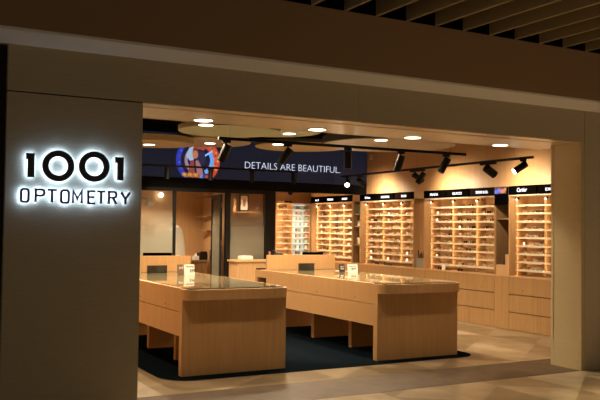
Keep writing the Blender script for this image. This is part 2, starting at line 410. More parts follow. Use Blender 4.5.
def card(x, y, w, h, label, lines, m=CARD, ink=INK, grp='price cards on the islands'):
    t = root('price_card', (x, y, .9115), label, 'card', grp)
    ang = .35
    part('card', MB().add([(x-w/2, y, .9115), (x+w/2, y, .9115), (x+w/2, y+.02, .9115+h), (x-w/2, y+.02, .9115+h),
                           (x-w/2, y+.012, .9115), (x+w/2, y+.012, .9115), (x+w/2, y+.03, .9115+h), (x-w/2, y+.03, .9115+h)],
                          [(0, 1, 2, 3), (7, 6, 5, 4), (0, 4, 5, 1), (1, 5, 6, 2), (2, 6, 7, 3), (3, 7, 4, 0)]), m, t)
    mb = MB()
    for s, u, v, ww, hh in lines:
        tt = text_mb(s, ww, hh, (x-w/2+u, y-.0025+.02*v/h, .9115+v), (1, 0, 0), (0, .02/h, 1), .002); mb.add(tt.v, tt.f)
    part('print', mb, ink, t)
card(3.65, 9.80, .085, .14, 'brown price card beside the white card on the left island', [('$99', .02, .075, .055, .035)], mat('brown_card', (.16, .10, .05), .6), CARD)
card(3.755, 9.75, .14, .14, 'white price card at the edge of the left island', [('FRAMES', .025, .105, .105, .018), ('$99', .075, .04, .065, .04)])
card(6.125, 9.80, .09, .118, 'dark brown card with two pale lines on the right island', [('BUY', .02, .07, .05, .02), ('ONE', .02, .04, .05, .02)], mat('dark_card', (.03, .018, .01), .6), CARD)
card(6.245, 9.70, .165, .118, 'white price card reading $99 on the right island', [('FRAMES FROM', .02, .084, .125, .013), ('-$99', .04, .034, .095, .034)])

def monitor(x, y, w, z, label):
    t = root('monitor', (x, y, .905), label, 'monitor', 'monitors behind the oak screens')
    part('screen', B(x-w/2, x+w/2, y, y+.03, z-.26, z), SCREENBLK, t, bevel=.004)
    part('stand', B(x-.02, x+.02, y+.031, y+.05, .912, z-.1), BLACK, t); part('base', B(x-.1, x+.1, y+.01, y+.13, .905, .9115), BLACK, t)
monitor(3.66, 10.75, .42, 1.172, 'black monitor peeking over the left oak screen')
monitor(6.18, 10.75, .36, 1.172, 'black monitor peeking over the right oak screen')
# small things behind the right screen
t = root('desk_phone', (5.60, 10.78, .905), 'dark desk phone behind the left end of the right oak screen', 'phone')
mb = MB().add([(5.54, 10.74, .905), (5.70, 10.74, .905), (5.70, 10.92, .905), (5.54, 10.92, .905), (5.54, 10.74, 1.10), (5.70, 10.74, 1.10), (5.70, 10.92, 1.165), (5.54, 10.92, 1.165)],
              [(0, 1, 2, 3), (4, 5, 6, 7), (0, 1, 5, 4), (2, 3, 7, 6), (0, 3, 7, 4), (1, 2, 6, 5)])
part('phone_body', mb, BLACK, t, bevel=.006)
part('handset', MB().tube([(5.56, 10.79, 1.125), (5.56, 10.83, 1.175), (5.56, 10.88, 1.185), (5.56, 10.91, 1.155)], .018, 10), BLACK, t, smooth=True)
t = root('pen_cup', (5.44, 10.78, .905), 'small brown pen cup with pens at the edge of the right oak screen', 'pen cup')
part('cup', MB().cyl((5.44, 10.78, .905), (5.44, 10.78, 1.13), .035), WOODD, t, smooth=True)
for k, m in enumerate((mat('red_pen', (.5, .04, .03), .4), WHITE, BLACK)):
    part('pen', MB().cyl((5.43+.01*k, 10.78, 1.08), (5.405+.03*k, 10.77+.01*k, 1.185), .005, n=8), m, t)

# ------------------------------------------------------------------ eyeglasses meshes
def specs(frame_cols, lens, round_=False, glint_tag=True):
    W = .066; H = .05
    mb = MB()
    for sy in (-1, 1):
        pts = []
        for i in range(14):
            t = 2*PI*i/14; q = 2.0 if round_ else 3.2
            cx_ = math.copysign(abs(math.cos(t))**(2/q), math.cos(t)); cz_ = math.copysign(abs(math.sin(t))**(2/q), math.sin(t))
            pts.append((0, sy*.036+cx_*.028, .026+cz_*.022))
        mb.tube(pts, .0030, 6, 0, True)
        o = [(-.0008, p[1], p[2]) for p in pts]
        mb.add(o, [tuple(range(14))], 1)
        mb.tube([(0, sy*.060, .034), (.012, sy*.0615, .036), (.05, sy*.058, .036), (.09, sy*.052, .034), (.11, sy*.048, .012)], .0025, 6, 0)
        mb.tube([(0, sy*.012, .02), (.006, sy*.008, .014)], .002, 5, 0)
    mb.tube([(0, -.010, .032), (-.003, 0, .036), (0, .010, .032)], .0028, 6, 0)
    if glint_tag: mb.box(-.006, -.005, -.011, .011, .001, .017, 2)     # white tag standing in for bright glints on the frames
    return mb.mesh('eyeglasses', [frame_cols, lens, CARD], smooth=True)
LENSD = mat('dark_lens', (.02, .015, .01), .1, .6)
SPECS = [('black', specs(mat('black_frame', (.03, .025, .02), .3), CLEAR, False, True)),
         ('brown', specs(mat('tortoise_frame', (.22, .095, .035), .3), CLEAR)),
         ('gold', specs(mat('gold_frame', (.85, .68, .42), .3, metal=.9), CLEAR, True)),
         ('dark', specs(mat('silver_frame', (.85, .80, .70), .3, metal=.9), CLEAR, True)),
         ('sun', specs(mat('sun_frame', (.02, .015, .012), .3), LENSD, False, False))]
WORDS = {'black': 'black eyeglasses', 'brown': 'brown eyeglasses', 'gold': 'thin gold eyeglasses', 'dark': 'silver eyeglasses', 'sun': 'dark-lensed sunglasses'}
ORD = ['first', 'second', 'third', 'fourth', 'fifth', 'sixth', 'seventh', 'eighth', 'ninth', 'tenth']
GL = []     # (distance, kind index, location, rotz, label, group)

# ------------------------------------------------------------------ fitted displays on the right wall
ZS = [.94+.1265*k for k in range(9)]; ZTOP = 2.09; SF = 9.05
def sign_board(parent, y_hi, y_lo, text, m, script=False, tw=.5, shift=0.):
    s = part('sign_panel', B(8.893, 8.9295, y_lo, y_hi, 2.107, 2.243), m, parent)
    if text:
        w = (y_hi-y_lo)*tw*.88; mid = (y_hi+y_lo)/2-shift
        part('lettering', text_mb(text, w, .043 if not script else .062, (8.892, mid+w/2, 2.148), (0, -1, 0), (0, 0, 1), .005, .35 if script else 0, bold=.012), TXTW, s, label='white lettering')
def display(name_, Ya, Yb, cols, place, texts, dens, tw):
    """Ya far end, Yb near end; open fronted oak display with lit shelves"""
    t = root('eyewear_display', (9.1, (Ya+Yb)/2, .84), 'lit oak eyewear display with rows of glasses, ' + place, 'display cabinet', 'eyewear displays on the right wall')
    part('side_panel', B(8.9, 9.30, Ya-.012, Ya, .841, 2.105), WOOD, t); part('side_panel', B(8.9, 9.30, Yb, Yb+.012, .841, 2.105), WOOD, t)
    part('back_panel', B(9.27, 9.30, Yb+.013, Ya-.013, .841, 2.105), WOOD, t)
    part('top_board', B(8.905, 9.269, Yb+.013, Ya-.013, ZTOP, 2.106), SHELF, t)
    part('header_board', B(8.931, 8.945, Yb+.001, Ya-.001, 2.107, 2.243), WOOD, t)
    W = (Ya-Yb)/cols
    for k in range(cols):
        yh, yl = Ya-W*k, Ya-W*(k+1)
        if k: part('divider', B(9.055, 9.268, yh-.008, yh+.008, .93, ZTOP-.001), WOOD, t)
        s_ = texts[k]
        sign_board(t, yh-(.016 if k else 0), yl+(.0 if k == cols-1 else .016), s_, SIGNSH if k == 2 else SIGNB, s_ in ('Cartier',), tw[k])
        ins = .0135 if k == 0 else .009
        part('light_fin', B(9.036, 9.0405, yh-ins-.024, yh-ins, .85, ZTOP-.001), WOOD, t)
        part('led_strip', B(9.041, 9.045, yh-ins-.017, yh-ins-.003, .85, ZTOP-.001), LEDS, t, label='warm glowing light strip')
        for r in range(9):
            part('shelf', MB().box(SF, 9.268, yl+(.0135 if k == cols-1 else .009), yh-ins-.0005, ZS[r]-.014, ZS[r]).box(9.020, 9.035, yl+(.0135 if k == cols-1 else .008), yh-ins-.014, ZS[r]-.027, ZS[r]+.002).box(9.035, SF, yl+(.0135 if k == cols-1 else .009), yh-ins-.0245, ZS[r]-.014, ZS[r]), SHELF, t)
        # adjustable mini spot at the head of the column
        lp = part('mini_spot', MB().cyl((9.02, yh-.05, 2.035), (9.06, yh-.05, 2.06), .016, .02, 14), BLACK, t)
        part('lens', MB().cyl((9.0185, yh-.05, 2.034), (9.0195, yh-.05, 2.0346), .013, n=12), LAMPW, lp)
        for r in range(9):
            nn = dens if r < 8 else (2 if k == 1 else 0)
            if random.random() < .14 and nn: nn -= 1
            for q in range(nn):
                yy = yh-.10-(W-.16)*(q+.5)/max(nn, 1)+random.uniform(-.003, .003)
                ki = random.choices(range(5), (1.2, 3, 4, 4, .35))[0]
                loc = Vector((9.10+random.uniform(-.01, .015), yy, ZS[r]+.0012))
                px, py = pix(loc)
                if px > 549.5: continue
                lab = '%s, %s from left, %s shelf up, %s column, display %s' % (WORDS[SPECS[ki][0]], ORD[q], ORD[r], ['left', 'middle', 'right'][k], place)
                GL.append((loc.length, ki, loc, random.uniform(-.05, .05), lab, 'glasses in the display ' + place))
    return t
D1 = display('a', 9.33, 7.53, 3, 'nearest the pier', ['Cartier', 'DIOR', None], 4, (.42, .5, .5))
D2 = display('b', 11.48, 9.65, 3, 'second from the pier', ['PRADA', 'GUCCI', 'TIFFANY & CO.'], 4, (.42, .46, .56))
D3 = display('c', 13.59, 11.79, 3, 'third from the pier', ['Dita', 'LINDBERG', 'BOSS'], 4, (.36, .54, .30))
D4 = display('d', 15.60, 13.89, 3, 'farthest from the pier', ['ic!', 'PERSOL', 'OAKLEY'], 3, (.30, .52, .42))
# niches between displays
def niche(Ya, Yb, place, shelves, m, depth=9.30):
    t = root('wall_niche', (9.1, (Ya+Yb)/2, .84), 'narrow brown recess between displays, ' + place, 'niche', 'recesses between the displays')
    part('back_panel', B(depth-.02, depth, Yb+.001, Ya-.001, .841, 2.105), m, t)
    part('head_panel', B(8.905, 8.93, Yb+.001, Ya-.001, 2.106, 2.243), m, t)
    if m is not WOODW:
        for ya_ in (Ya-.004, Yb+.001): part('side_liner', B(8.935, depth-.021, ya_, ya_+.003, .841, 2.105), m, t)
    for z in shelves: part('shelf', B(8.95, depth-.021, Yb+.0045, Ya-.0045, z-.02, z), m, t)
    return t
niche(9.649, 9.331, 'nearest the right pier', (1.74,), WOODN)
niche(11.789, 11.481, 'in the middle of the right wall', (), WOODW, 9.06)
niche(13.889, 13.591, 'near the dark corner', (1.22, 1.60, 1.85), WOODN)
# small video screen over the near niche
t = root('video_screen', (8.88, 9.49, 2.0), 'small screen with blue and red picture above the near recess', 'screen')
part('screen_body', B(8.885, 8.904, 9.345, 9.64, 1.955, 2.235), SCREENBLK, t)
pm = MB(); 
part('picture', B(8.882, 8.8845, 9.37, 9.635, 2.13, 2.23), emat('dark_picture', (.05, .02, .03), .4), t)
for (y0, y1, z0, z1, c) in ((9.55, 9.63, 2.135, 2.19, (.05, .07, .55)), (9.40, 9.50, 2.14, 2.20, (.50, .13, .05)), (9.50, 9.56, 2.15, 2.215, (.10, .10, .5)), (9.37, 9.42, 2.165, 2.22, (.40, .16, .10))):
    part('picture_patch', MB().prism(rrect(-y1, -y0, z0, z1, (.02,)*4, 4), 0, 1) and (lambda pts: MB().add([(8.8815, -p[0], p[1]) for p in pts]+[(8.8819, -p[0], p[1]) for p in pts], [tuple(range(len(pts))), tuple(range(len(pts), 2*len(pts)))]))(rrect(-y1, -y0, z0, z1, (.02,)*4, 4)), emat('picture_glow', c, .7), t)
solo('framed_poster', B(9.262, 9.278, 9.50, 9.64, 1.66, 1.96), CREAM, (9.27, 9.57, 1.66), 'pale board hanging at the back of the near recess', 'board')
t = root('wooden_stand', (9.0, 9.48, .841), 'stepped pale oak stand at the foot of the near recess', 'stand')
part('base', B(8.92, 9.2, 9.43, 9.64, .841, 1.0), WOOD, t); part('back_riser', B(8.92, 9.2, 9.345, 9.429, .841, 1.17), WOOD, t)
t = root('table_mirror', (9.0, 9.5, 1.0), 'small dark mirror leaning on the oak stand in the near recess', 'mirror')
part('mirror_frame', MB().add([(8.98, 9.44, 1.001), (8.98, 9.54, 1.001), (9.05, 9.54, 1.16), (9.05, 9.44, 1.16), (8.99, 9.44, 1.001), (8.99, 9.54, 1.001), (9.06, 9.54, 1.16), (9.06, 9.44, 1.16)],
     [(0, 1, 2, 3), (4, 5, 6, 7), (0, 1, 5, 4), (2, 3, 7, 6), (0, 3, 7, 4), (1, 2, 6, 5)]), BLACK, t)
# things in the dark niche by the corner
solo('green_box', B(9.0, 9.12, 13.66, 13.82, 1.851, 2.03), [GREEN], (9.06, 13.74, 1.85), 'green and white box on the top shelf of the corner recess', 'box', bevel=.003)
for k in range(3):
    solo('stacked_book', B(9.0, 9.2, 13.64+.01*k, 13.84, 1.601+.035*k, 1.634+.035*k), [WHITE, CREAM, GREYP][k], (9.1, 13.74, 1.601+.035*k), '%s book in the flat stack on the corner recess shelf' % ['white bottom', 'cream middle', 'grey top'][k], 'book', 'books in the corner recess')
solo('dark_case', B(9.0, 9.12, 13.62, 13.72, 1.221, 1.50), BLACK, (9.06, 13.67, 1.22), 'black upright case on the lowest shelf of the corner recess', 'case', bevel=.004)
solo('cream_case', B(9.0, 9.12, 13.74, 13.86, 1.221, 1.36), CREAM, (9.06, 13.8, 1.22), 'cream box beside the black case in the corner recess', 'box', bevel=.004)
# clutter at the foot of the middle niche
t = root('tool_tray', (8.95, 11.63, .841), 'wire tray of small tools at the foot of the middle recess', 'tray')
part('tray', B(8.93, 9.03, 11.52, 11.76, .841, 1.02), GREYP, t)
for k in range(5): part('tool', MB().cyl((8.98, 11.54+.045*k, 1.02), (8.97+.01*(k % 2), 11.53+.05*k, 1.10+.03*((k*2) % 3)), .01, n=8), BLACK, t)
for k in range(4):
    solo('pale_peg', MB().ball((9.03, 11.50+.0, 1.42+.09*k), .014), WHITE, (9.03, 11.50, 1.42+.09*k), 'small pale knob in the vertical row by the middle recess, %s from the bottom' % ORD[k], 'knob', 'row of pale knobs', smooth=True)

# base cabinets
def cab(Ya, Yb, place, seams, plain=False):
    t = root('base_cabinet', (9.1, (Ya+Yb)/2, 0), 'oak base cabinet of wide drawers, ' + place if not plain else 'plain oak filler cabinet, ' + place, 'base cabinet', 'oak base cabinets along the right wall')
    part('carcass', B(8.925, 9.31, Yb+.001, Ya-.001, .05, .818), WOODD, t)
    part('plinth', B(8.93, 9.3, Yb+.001, Ya-.001, .003, .049), BLACK, t)
    ys = [Ya]+list(seams)+[Yb]
    for a_, b_ in zip(ys, ys[1:]):
        if plain:
            part('front_panel', B(8.902, 8.9245, b_+.001, a_-.001, .006, .818), WOODB, t); continue
        for z0, z1 in ((.006, .268), (.282, .545), (.559, .818)):
            d = part('drawer', B(8.902, 8.9245, b_+.002, a_-.002, z0, z1), WOODB, t)
            if z0 > .5: part('lock', MB().cyl((8.902, (a_+b_)/2, .62), (8.897, (a_+b_)/2, .62), .009, n=12), CHROME, d)
cab(9.33, 7.0, 'nearest the right pier', (8.73, 8.13, 7.53))
cab(11.48, 9.65, 'below the second display from the right pier', (10.87, 10.26))
cab(13.59, 11.79, 'below the third display from the right pier', (12.99, 12.39))
cab(15.60, 13.89, 'at the far end of the right wall', (15.03, 14.46))
cab(9.649, 9.331, 'under the near recess', (), True); cab(11.789, 11.481, 'under the middle recess', (), True); cab(13.889, 13.591, 'under the corner recess', (), True)
solo('worktop', B(8.895, 9.31, 7.0, 15.6, .8185, .84), WOOD, (9.1, 11, .82), 'long thin oak worktop running under all the right wall displays', 'worktop')
# end wall of the fitted run
struct('wall_display_end', B(8.9, 9.32, 7.0, 7.529, .8405, 2.244), WOODW)

# small pieces on the worktop
for k, (y, ki) in enumerate(((11.10, 4), (10.55, 4), (13.05, 4), (12.75, 4), (12.60, 4))):
    o = link('sunglasses', SPECS[4][1]); o.location = (8.96, y, .8415); o.scale = (1, 1, 1)
    tag(o, 'dark sunglasses lying on the oak worktop, %s from the right pier' % ['second', 'nearest', 'farthest', 'fourth', 'third'][k], 'sunglasses', 'sunglasses on the worktop')
t = root('price_stand', (8.95, 11.0, .8405), 'small white price stand on the worktop below the second display', 'price stand')
part('stand_card', B(8.95, 8.955, 10.94, 11.03, .8405, .93), CARD, t); part('stand_foot', B(8.956, 9.0, 10.96, 11.01, .8405, .85), CARD, t)

# ------------------------------------------------------------------ display facing forward at the back
t = root('back_display', (8.45, 15.75, .84), 'lit narrow eyewear display facing forward on the back wall', 'display cabinet')
part('base', B(7.99, 8.885, 15.5, 15.86, .0, .88), WOOD, t)
part('back_panel', B(8.0, 8.86, 15.83, 15.86, .885, 2.08), WOOD, t)
for x in (8.0, 8.395, 8.855): part('upright', B(x, x+.015, 15.58, 15.829, .885, 2.08), WOOD, t)
part('top_board', B(8.0, 8.87, 15.57, 15.829, 2.081, 2.095), SHELF, t)
s = part('sign_panel', B(8.05, 8.20, 15.575, 15.60, 2.10, 2.14), CREAM, t, label='small pale header sign'); s = part('sign_panel', B(8.215, 8.39, 15.575, 15.60, 2.10, 2.14), SIGNSH, t)
ZB = [.95+.1265*k for k in range(9)]
for r in range(9):
    part('shelf', B(8.016, 8.394, 15.585, 15.828, ZB[r]-.014, ZB[r]), SHELF, t)
    part('white_shelf', B(8.411, 8.854, 15.585, 15.828, ZB[r]-.014, ZB[r]), WHITE, t, label='white lit shelf')
part('led_strip', B(8.0155, 8.022, 15.60, 15.61, .9, 2.07), LEDB, t)
part('white_back_panel', B(8.411, 8.854, 15.82, 15.8285, .9, 2.07), LEDW, t, label='white back panel with added glow')
bx = [MB().box(-.035, .035, -.03, .03, 0, .075).mesh('packet', m) for m in (TEAL, WHITE, GREYP, mat('peach_packaging', (.6, .3, .2), .5))]
for r in range(9):
    for q in range(4):
        o = link('lens_packet', bx[(r*3+q*5+q) % 4 if q % 2 else 0]); o.location = (8.475+.105*q, 15.66, ZB[r]+.001)
        tag(o, '%s packet, %s from the left on the %s white shelf up of the back display' % (['teal', 'white', 'grey', 'peach'][(r*3+q*5+q) % 4 if q % 2 else 0], ORD[q], ORD[r]), 'packet', 'packets on the white shelves')
    for q in range(2):
        ki = (r+q*2) % 4; loc = Vector((8.15+.14*q, 15.64, ZB[r]+.0012))
        GL.append((loc.length, ki, loc, PI/2, '%s, %s on the %s shelf up of the back display' % (WORDS[SPECS[ki][0]], ['left', 'right'][q], ORD[r]), 'glasses in the back display'))

# individuals first (the nearest), the rest as one mass
GL.sort(key=lambda g: g[0])
rest = MB(); rmats = []
for i, (d, ki, loc, rz, lab, grp) in enumerate(GL):
    me = SPECS[ki][1]
    if i < 300:
        o = link('eyeglasses' if ki != 4 else 'sunglasses', me); o.location = loc; o.rotation_euler = (0, 0, rz); o.scale = (.82,)*3; tag(o, lab, 'eyeglasses' if ki != 4 else 'sunglasses', grp)
    else:
        M = Matrix.Translation(loc) @ Matrix.Rotation(rz, 4, 'Z') @ Matrix.Scale(.82, 4); o0 = len(rest.v)
        for m in me.materials:
            if m not in rmats: rmats.append(m)
        rest.v += [tuple(M @ v.co) for v in me.vertices]
        for p in me.polygons:
            rest.f.append(tuple(o0+v for v in p.vertices)); rest.mi.append(rmats.index(me.materials[p.material_index]))
if rest.v:
    o = link('eyeglasses_rows', rest.mesh('eyeglasses_rows', rmats, smooth=True)); tag(o, 'many small glasses on the shelves farthest from the entrance', 'eyeglasses', None, 'stuff')

# ------------------------------------------------------------------ video wall bulkhead
struct('wall_bulkhead', B(3.0, 8.899, 13.35, 13.6, 2.235, 3.4), BLK2)
t = root('video_wall', (6.3, 13.34, 2.4), 'dark blue video wall reading DETAILS ARE BEAUTIFUL above the glass rooms', 'video wall')
xs = [3.2, 4.10, 4.90, 5.69, 6.49, 7.29, 8.09, 8.88]
for a_, b_ in zip(xs, xs[1:]):
    part('screen_panel', B(a_+.003, b_-.003, 13.325, 13.349, 2.415, 3.2), NAVY, t)
part('lettering', text_mb('DETAILS ARE BEAUTIFUL.', 2.07, .122, (6.18, 13.3245, 2.638), (1, 0, 0), (0, 0, 1), .002, bold=-.022), TXTLED, t, label='pale blue white lettering')
def blob(pts, y, col, s, name='picture_patch'):
    mb = MB().add([(x, y, z) for x, z in pts]+[(x, y+.0006, z) for x, z in pts], [tuple(range(len(pts))), tuple(range(len(pts), 2*len(pts)))])
    part(name, mb, emat('picture_' + name, col, s*.45), t)
cxp, czp, R_ = 5.255, 2.735, .42
def arc(r0, r1, a0, a1, ox=0, oz=0, sx=1, n=18):
    A = [math.radians(a0+(a1-a0)*k/n) for k in range(n+1)]
    return [(cxp+ox+r1*sx*math.cos(q), max(2.42, czp+oz+r1*math.sin(q))) for q in A]+[(cxp+ox+r0*sx*math.cos(q), max(2.42, czp+oz+r0*math.sin(q))) for q in A[::-1]]
yb = 13.324
blob(arc(0, .42, 0, 359.9, n=40), yb, (.02, .02, .07), .4, 'picture_ground')
blob(arc(.26, .42, -52, 92), yb-.001, (.62, .06, .03), .75); blob(arc(.30, .38, -30, 70), yb-.0015, (.85, .16, .07), .6)
blob(arc(.33, .42, 100, 235), yb-.001, (.03, .06, .62), .55)
blob(arc(.20, .27, -65, 35, .03), yb-.002, (.15, .40, 1.0), .75); blob(arc(.20, .26, 120, 250), yb-.002, (.55, .35, .50), .5)
blob(arc(.20, .33, 60, 118), yb-.0012, (.5, .10, .06), .6)
blob([(5.02, 2.80), (5.08, 2.95), (5.16, 2.98), (5.14, 2.86), (5.17, 2.74), (5.10, 2.72)], yb-.003, (.5, .65, .9), .6)
blob(arc(0, .075, 0, 359, -.06, .10, .75), yb-.003, (.72, .26, .13), .55); blob(arc(0, .09, 20, 200, -.055, .13, .8), yb-.0026, (.25, .05, .03), .5)
blob([(5.20, 2.72), (5.25, 2.74), (5.33, 2.60), (5.36, 2.46), (5.24, 2.46)], yb-.003, (.60, .25, .28), .5)
blob([(5.05, 2.45), (5.11, 2.72), (5.17, 2.74), (5.20, 2.45)], yb-.0035, (.45, .09, .08), .5)
blob([(5.38, 2.84), (5.52, 2.93), (5.53, 2.90), (5.39, 2.81)], yb-.004, (.3, .55, 1), .8)
for k in range(9): blob(arc(0, .035, 0, 359, -.27+.035*k, -.26-.012*(k % 3), 1.0, 10), yb-.004-.0002*k, [(.80, .30, .04), (.75, .45, .10), (.6, .12, .05)][k % 3], .6)
for k in range(4): blob(arc(0, .04, 0, 359, .02+.05*k, -.29-.006*(k % 2), 1.0, 10), yb-.0045-.0002*k, [(.05, .12, .5), (.2, .4, .9), (.05, .08, .35), (.5, .08, .05)][k], .6)

for k in range(16):
    q = math.radians(-40+8*k); rr = .31+.035*(k % 3)
    blob(arc(0, .016+.004*(k % 2), 0, 359, rr*math.cos(q), rr*math.sin(q), 1, 8), yb-.0022-.00005*k, [(.85, .35, .08), (.30, .03, .03), (.95, .55, .2)][k % 3], .6)
for k in range(7):
    q = math.radians(120+17*k)
    blob(arc(0, .014, 0, 359, .36*math.cos(q), .36*math.sin(q), 1, 8), yb-.0022-.00005*k, [(.2, .35, 1), (.35, .1, .5)][k % 2], .6)
blob(arc(0, .13, 0, 359, .05, .04, .8, 20), yb-.0019, (.03, .03, .09), .6)
# dome camera under the bulkhead, detector on the wall
t = root('dome_camera', (7.15, 13.45, 2.2), 'small black dome camera under the dark bulkhead', 'security camera')
part('base', MB().cyl((7.22, 13.47, 2.234), (7.22, 13.47, 2.21), .05), BLACK, t, smooth=True); part('dome', MB().ball((7.22, 13.47, 2.209), .04), BLACK, t, smooth=True)
solo('wall_detector', B(8.86, 8.899, 13.14, 13.21, 2.93, 3.03), CREAM, (8.88, 13.17, 2.93), 'small cream detector high on the oak wall beside the video wall', 'detector', bevel=.008)

# ------------------------------------------------------------------ glass consulting rooms
fr = MB().box(3.0, 6.66, 13.36, 13.44, 2.17, 2.234)
struct('trim_6', fr, BLACK)
struct('trim_7', B(4.825, 4.87, 13.36, 13.44, 0, 2.169), BLACK)
struct('trim_8', B(5.835, 5.92, 13.36, 13.44, 0, 2.169), BLACK)
struct('trim_9', B(6.63, 6.835, 13.34, 13.45, 0, 2.234), BLACK)
w1 = struct('window_1', B(3.0, 4.824, 13.395, 13.405, .02, 2.168), FROST)
w2 = struct('window_2', B(5.921, 6.629, 13.395, 13.405, .02, 2.168), FROST)
d = struct('door_1', MB(), BLACK)
hx, hy = 5.80, 13.46; ex, ey = 5.96, 14.28
dv = Vector((ex-hx, ey-hy, 0)); ln = dv.length; dv /= ln; dn_ = Vector((-dv.y, dv.x, 0))
def slab(t0, t1, w0, w1_, z0, z1):
    v = [(Vector((hx, hy, 0))+dv*a_+dn_*b_+Vector((0, 0, z))) for z in (z0, z1) for b_ in (w0, w1_) for a_ in (t0, t1)]
    return MB().add(v, [(0, 2, 3, 1), (4, 5, 7, 6), (0, 1, 5, 4), (2, 6, 7, 3), (0, 4, 6, 2), (1, 3, 7, 5)])
bpy.data.objects.remove(d)
dm = MB()
for q in (slab(0, .06, 0, .04, .01, 2.15), slab(ln-.06, ln, 0, .04, .01, 2.15), slab(.06, ln-.06, 0, .04, 2.07, 2.15), slab(.06, ln-.06, 0, .04, .01, .10)): dm.add(q.v, q.f)
d = struct('door_1', dm, BLACK)
gp = slab(.06, ln-.06, .015, .025, .10, 2.07); part('door_glass', gp, FROST, d)
for z in (1.95, 1.25, .35): part('hinge', MB().cyl((hx-.012, hy-.005, z-.05), (hx-.012, hy-.005, z+.05), .012, n=10), CHROME, d, smooth=True)
hp = Vector((hx, hy, 0))+dv*(ln-.03)+dn_*.06
part('door_handle', MB().cyl(hp+Vector((0, 0, .85)), hp+Vector((0, 0, 1.1)), .012, n=10).cyl(hp+Vector((0, 0, .87)), hp+Vector((0, 0, .87))-dn_*.02, .008, n=8).cyl(hp+Vector((0, 0, 1.08)), hp+Vector((0, 0, 1.08))-dn_*.02, .008, n=8), CHROME, d, smooth=True)
# partitions behind the glass
def plank(p, q, th, z0, z1):
    p, q = Vector((*p, 0)), Vector((*q, 0)); e = (q-p).normalized(); nn = Vector((-e.y, e.x, 0))*th
    return MB().add([a_+Vector((0, 0, z)) for z in (z0, z1) for a_ in (p, q, q+nn, p+nn)], [(0, 1, 2, 3), (4, 5, 6, 7), (0, 1, 5, 4), (1, 2, 6, 5), (2, 3, 7, 6), (3, 0, 4, 7)])
struct('wall_rooms_divider', plank((6.02, 13.46), (6.44, 15.86), .05, 0, 2.4), WOODW)
struct('wall_rooms_right', plank((6.80, 13.46), (7.92, 15.86), .05, 0, 2.4), WOODW)
struct('ceiling_rooms', B(2.9, 8.89, 13.61, 15.86, 2.405, 2.44), mat('room_ceiling_paint', (.5, .42, .32), .8))
struct('wall_rooms_left', B(2.9, 2.99, 13.36, 15.86, 0, 2.4), WOODW)
# left room furniture
t = root('room_desk', (6.1, 15.1, 0), 'brown desk seen through the open glass door', 'desk')
part('desk_top', B(5.50, 6.17, 14.95, 15.5, .84, .875), WOODD, t); part('desk_front', B(5.54, 6.15, 15.0, 15.03, .0, .839), WOODD, t); part('side_panel', B(5.52, 5.54, 15.0, 15.48, 0, .839), WOODD, t)
t = root('black_machine', (6.1, 15.05, .876), 'small black instrument on the desk behind the glass door', 'instrument')
part('body', B(6.00, 6.165, 15.02, 15.2, .876, 1.02), BLACK, t, bevel=.01); part('cap', B(6.06, 6.17, 15.05, 15.18, 1.021, 1.04), BLACK, t, bevel=.004)
t = root('tissue_box', (5.93, 15.05, .876), 'pale tissue box beside the black instrument', 'tissue box')
part('box', B(5.87, 5.97, 15.0, 15.12, .876, .955), WHITE, t); part('tissue', MB().cyl((5.92, 15.06, .956), (5.925, 15.06, 1.01), .03, .012, 9), CARD, t)
for k, z in enumerate((1.48, 1.77, 2.17)):
    solo('wall_shelf', B(6.13, 6.27, 15.0, 15.6, z-.025, z), WOODD, (6.2, 15.3, z), 'short brown wall shelf behind the glass door, %s' % ['lowest', 'middle', 'topmost'][k], 'shelf', 'shelves behind the glass door')
# coat on a stand
t = root('coat_stand', (5.23, 14.35, 0), 'dark stand behind the door post carrying the white garment', 'coat stand')
part('pole', MB().cyl((5.23, 14.35, .03), (5.23, 14.35, 1.52), .018, n=12), BLACK, t, smooth=True); part('base', MB().lathe((5.23, 14.35, 0), [(.17, 0.004), (.17, .02), (.03, .035)]), BLACK, t, smooth=True)
mb = MB(); prof = [(.03, 1.56, .03), (.07, 1.54, .05), (.115, 1.49, .07), (.14, 1.41, .08), (.165, 1.25, .09), (.175, 1.1, .10), (.18, .96, .105)]
n = 28; v = []
for rx, z, ry in prof:
    for i in range(n):
        q = 2*PI*i/n; k = 1+.05*math.sin(q*5+z*3)*min(1, (1.57-z)*4)
        v.append((5.235+rx*k*math.cos(q), 14.35+ry*k*math.sin(q), z))
f = [(a_*n+i, a_*n+(i+1) % n, (a_+1)*n+(i+1) % n, (a_+1)*n+i) for a_ in range(len(prof)-1) for i in range(n)]+[tuple(range(n))]
mb.add(v, f)
o = link('white_coat', mb.mesh('white_coat', COAT, (5.23, 14.35, 0), True)); o.location = (5.23, 14.35, 0); tag(o, 'white garment hanging just inside the doorway beside the black post', 'coat')
# exam lamp in the left room
t = root('examination_lamp', (4.4, 14.3, 2.0), 'white examination lamp on a thin arm behind the left glass', 'lamp')
part('arm', MB().tube([(4.1, 14.1, 2.2), (4.45, 14.1, 2.085), (4.62, 14.1, 2.03)], .009), GREYP, t, smooth=True)
part('lamp_head', MB().cyl((4.57, 14.1, 1.985), (4.70, 14.1, 1.955), .075, .04, 20), WHITE, t, smooth=True); part('joint', MB().ball((4.63, 14.1, 2.02), .025), BLACK, t, smooth=True)
part('wall_mount', MB().box(4.02, 4.12, 14.08, 14.12, 2.17, 2.404), GREYP, t)
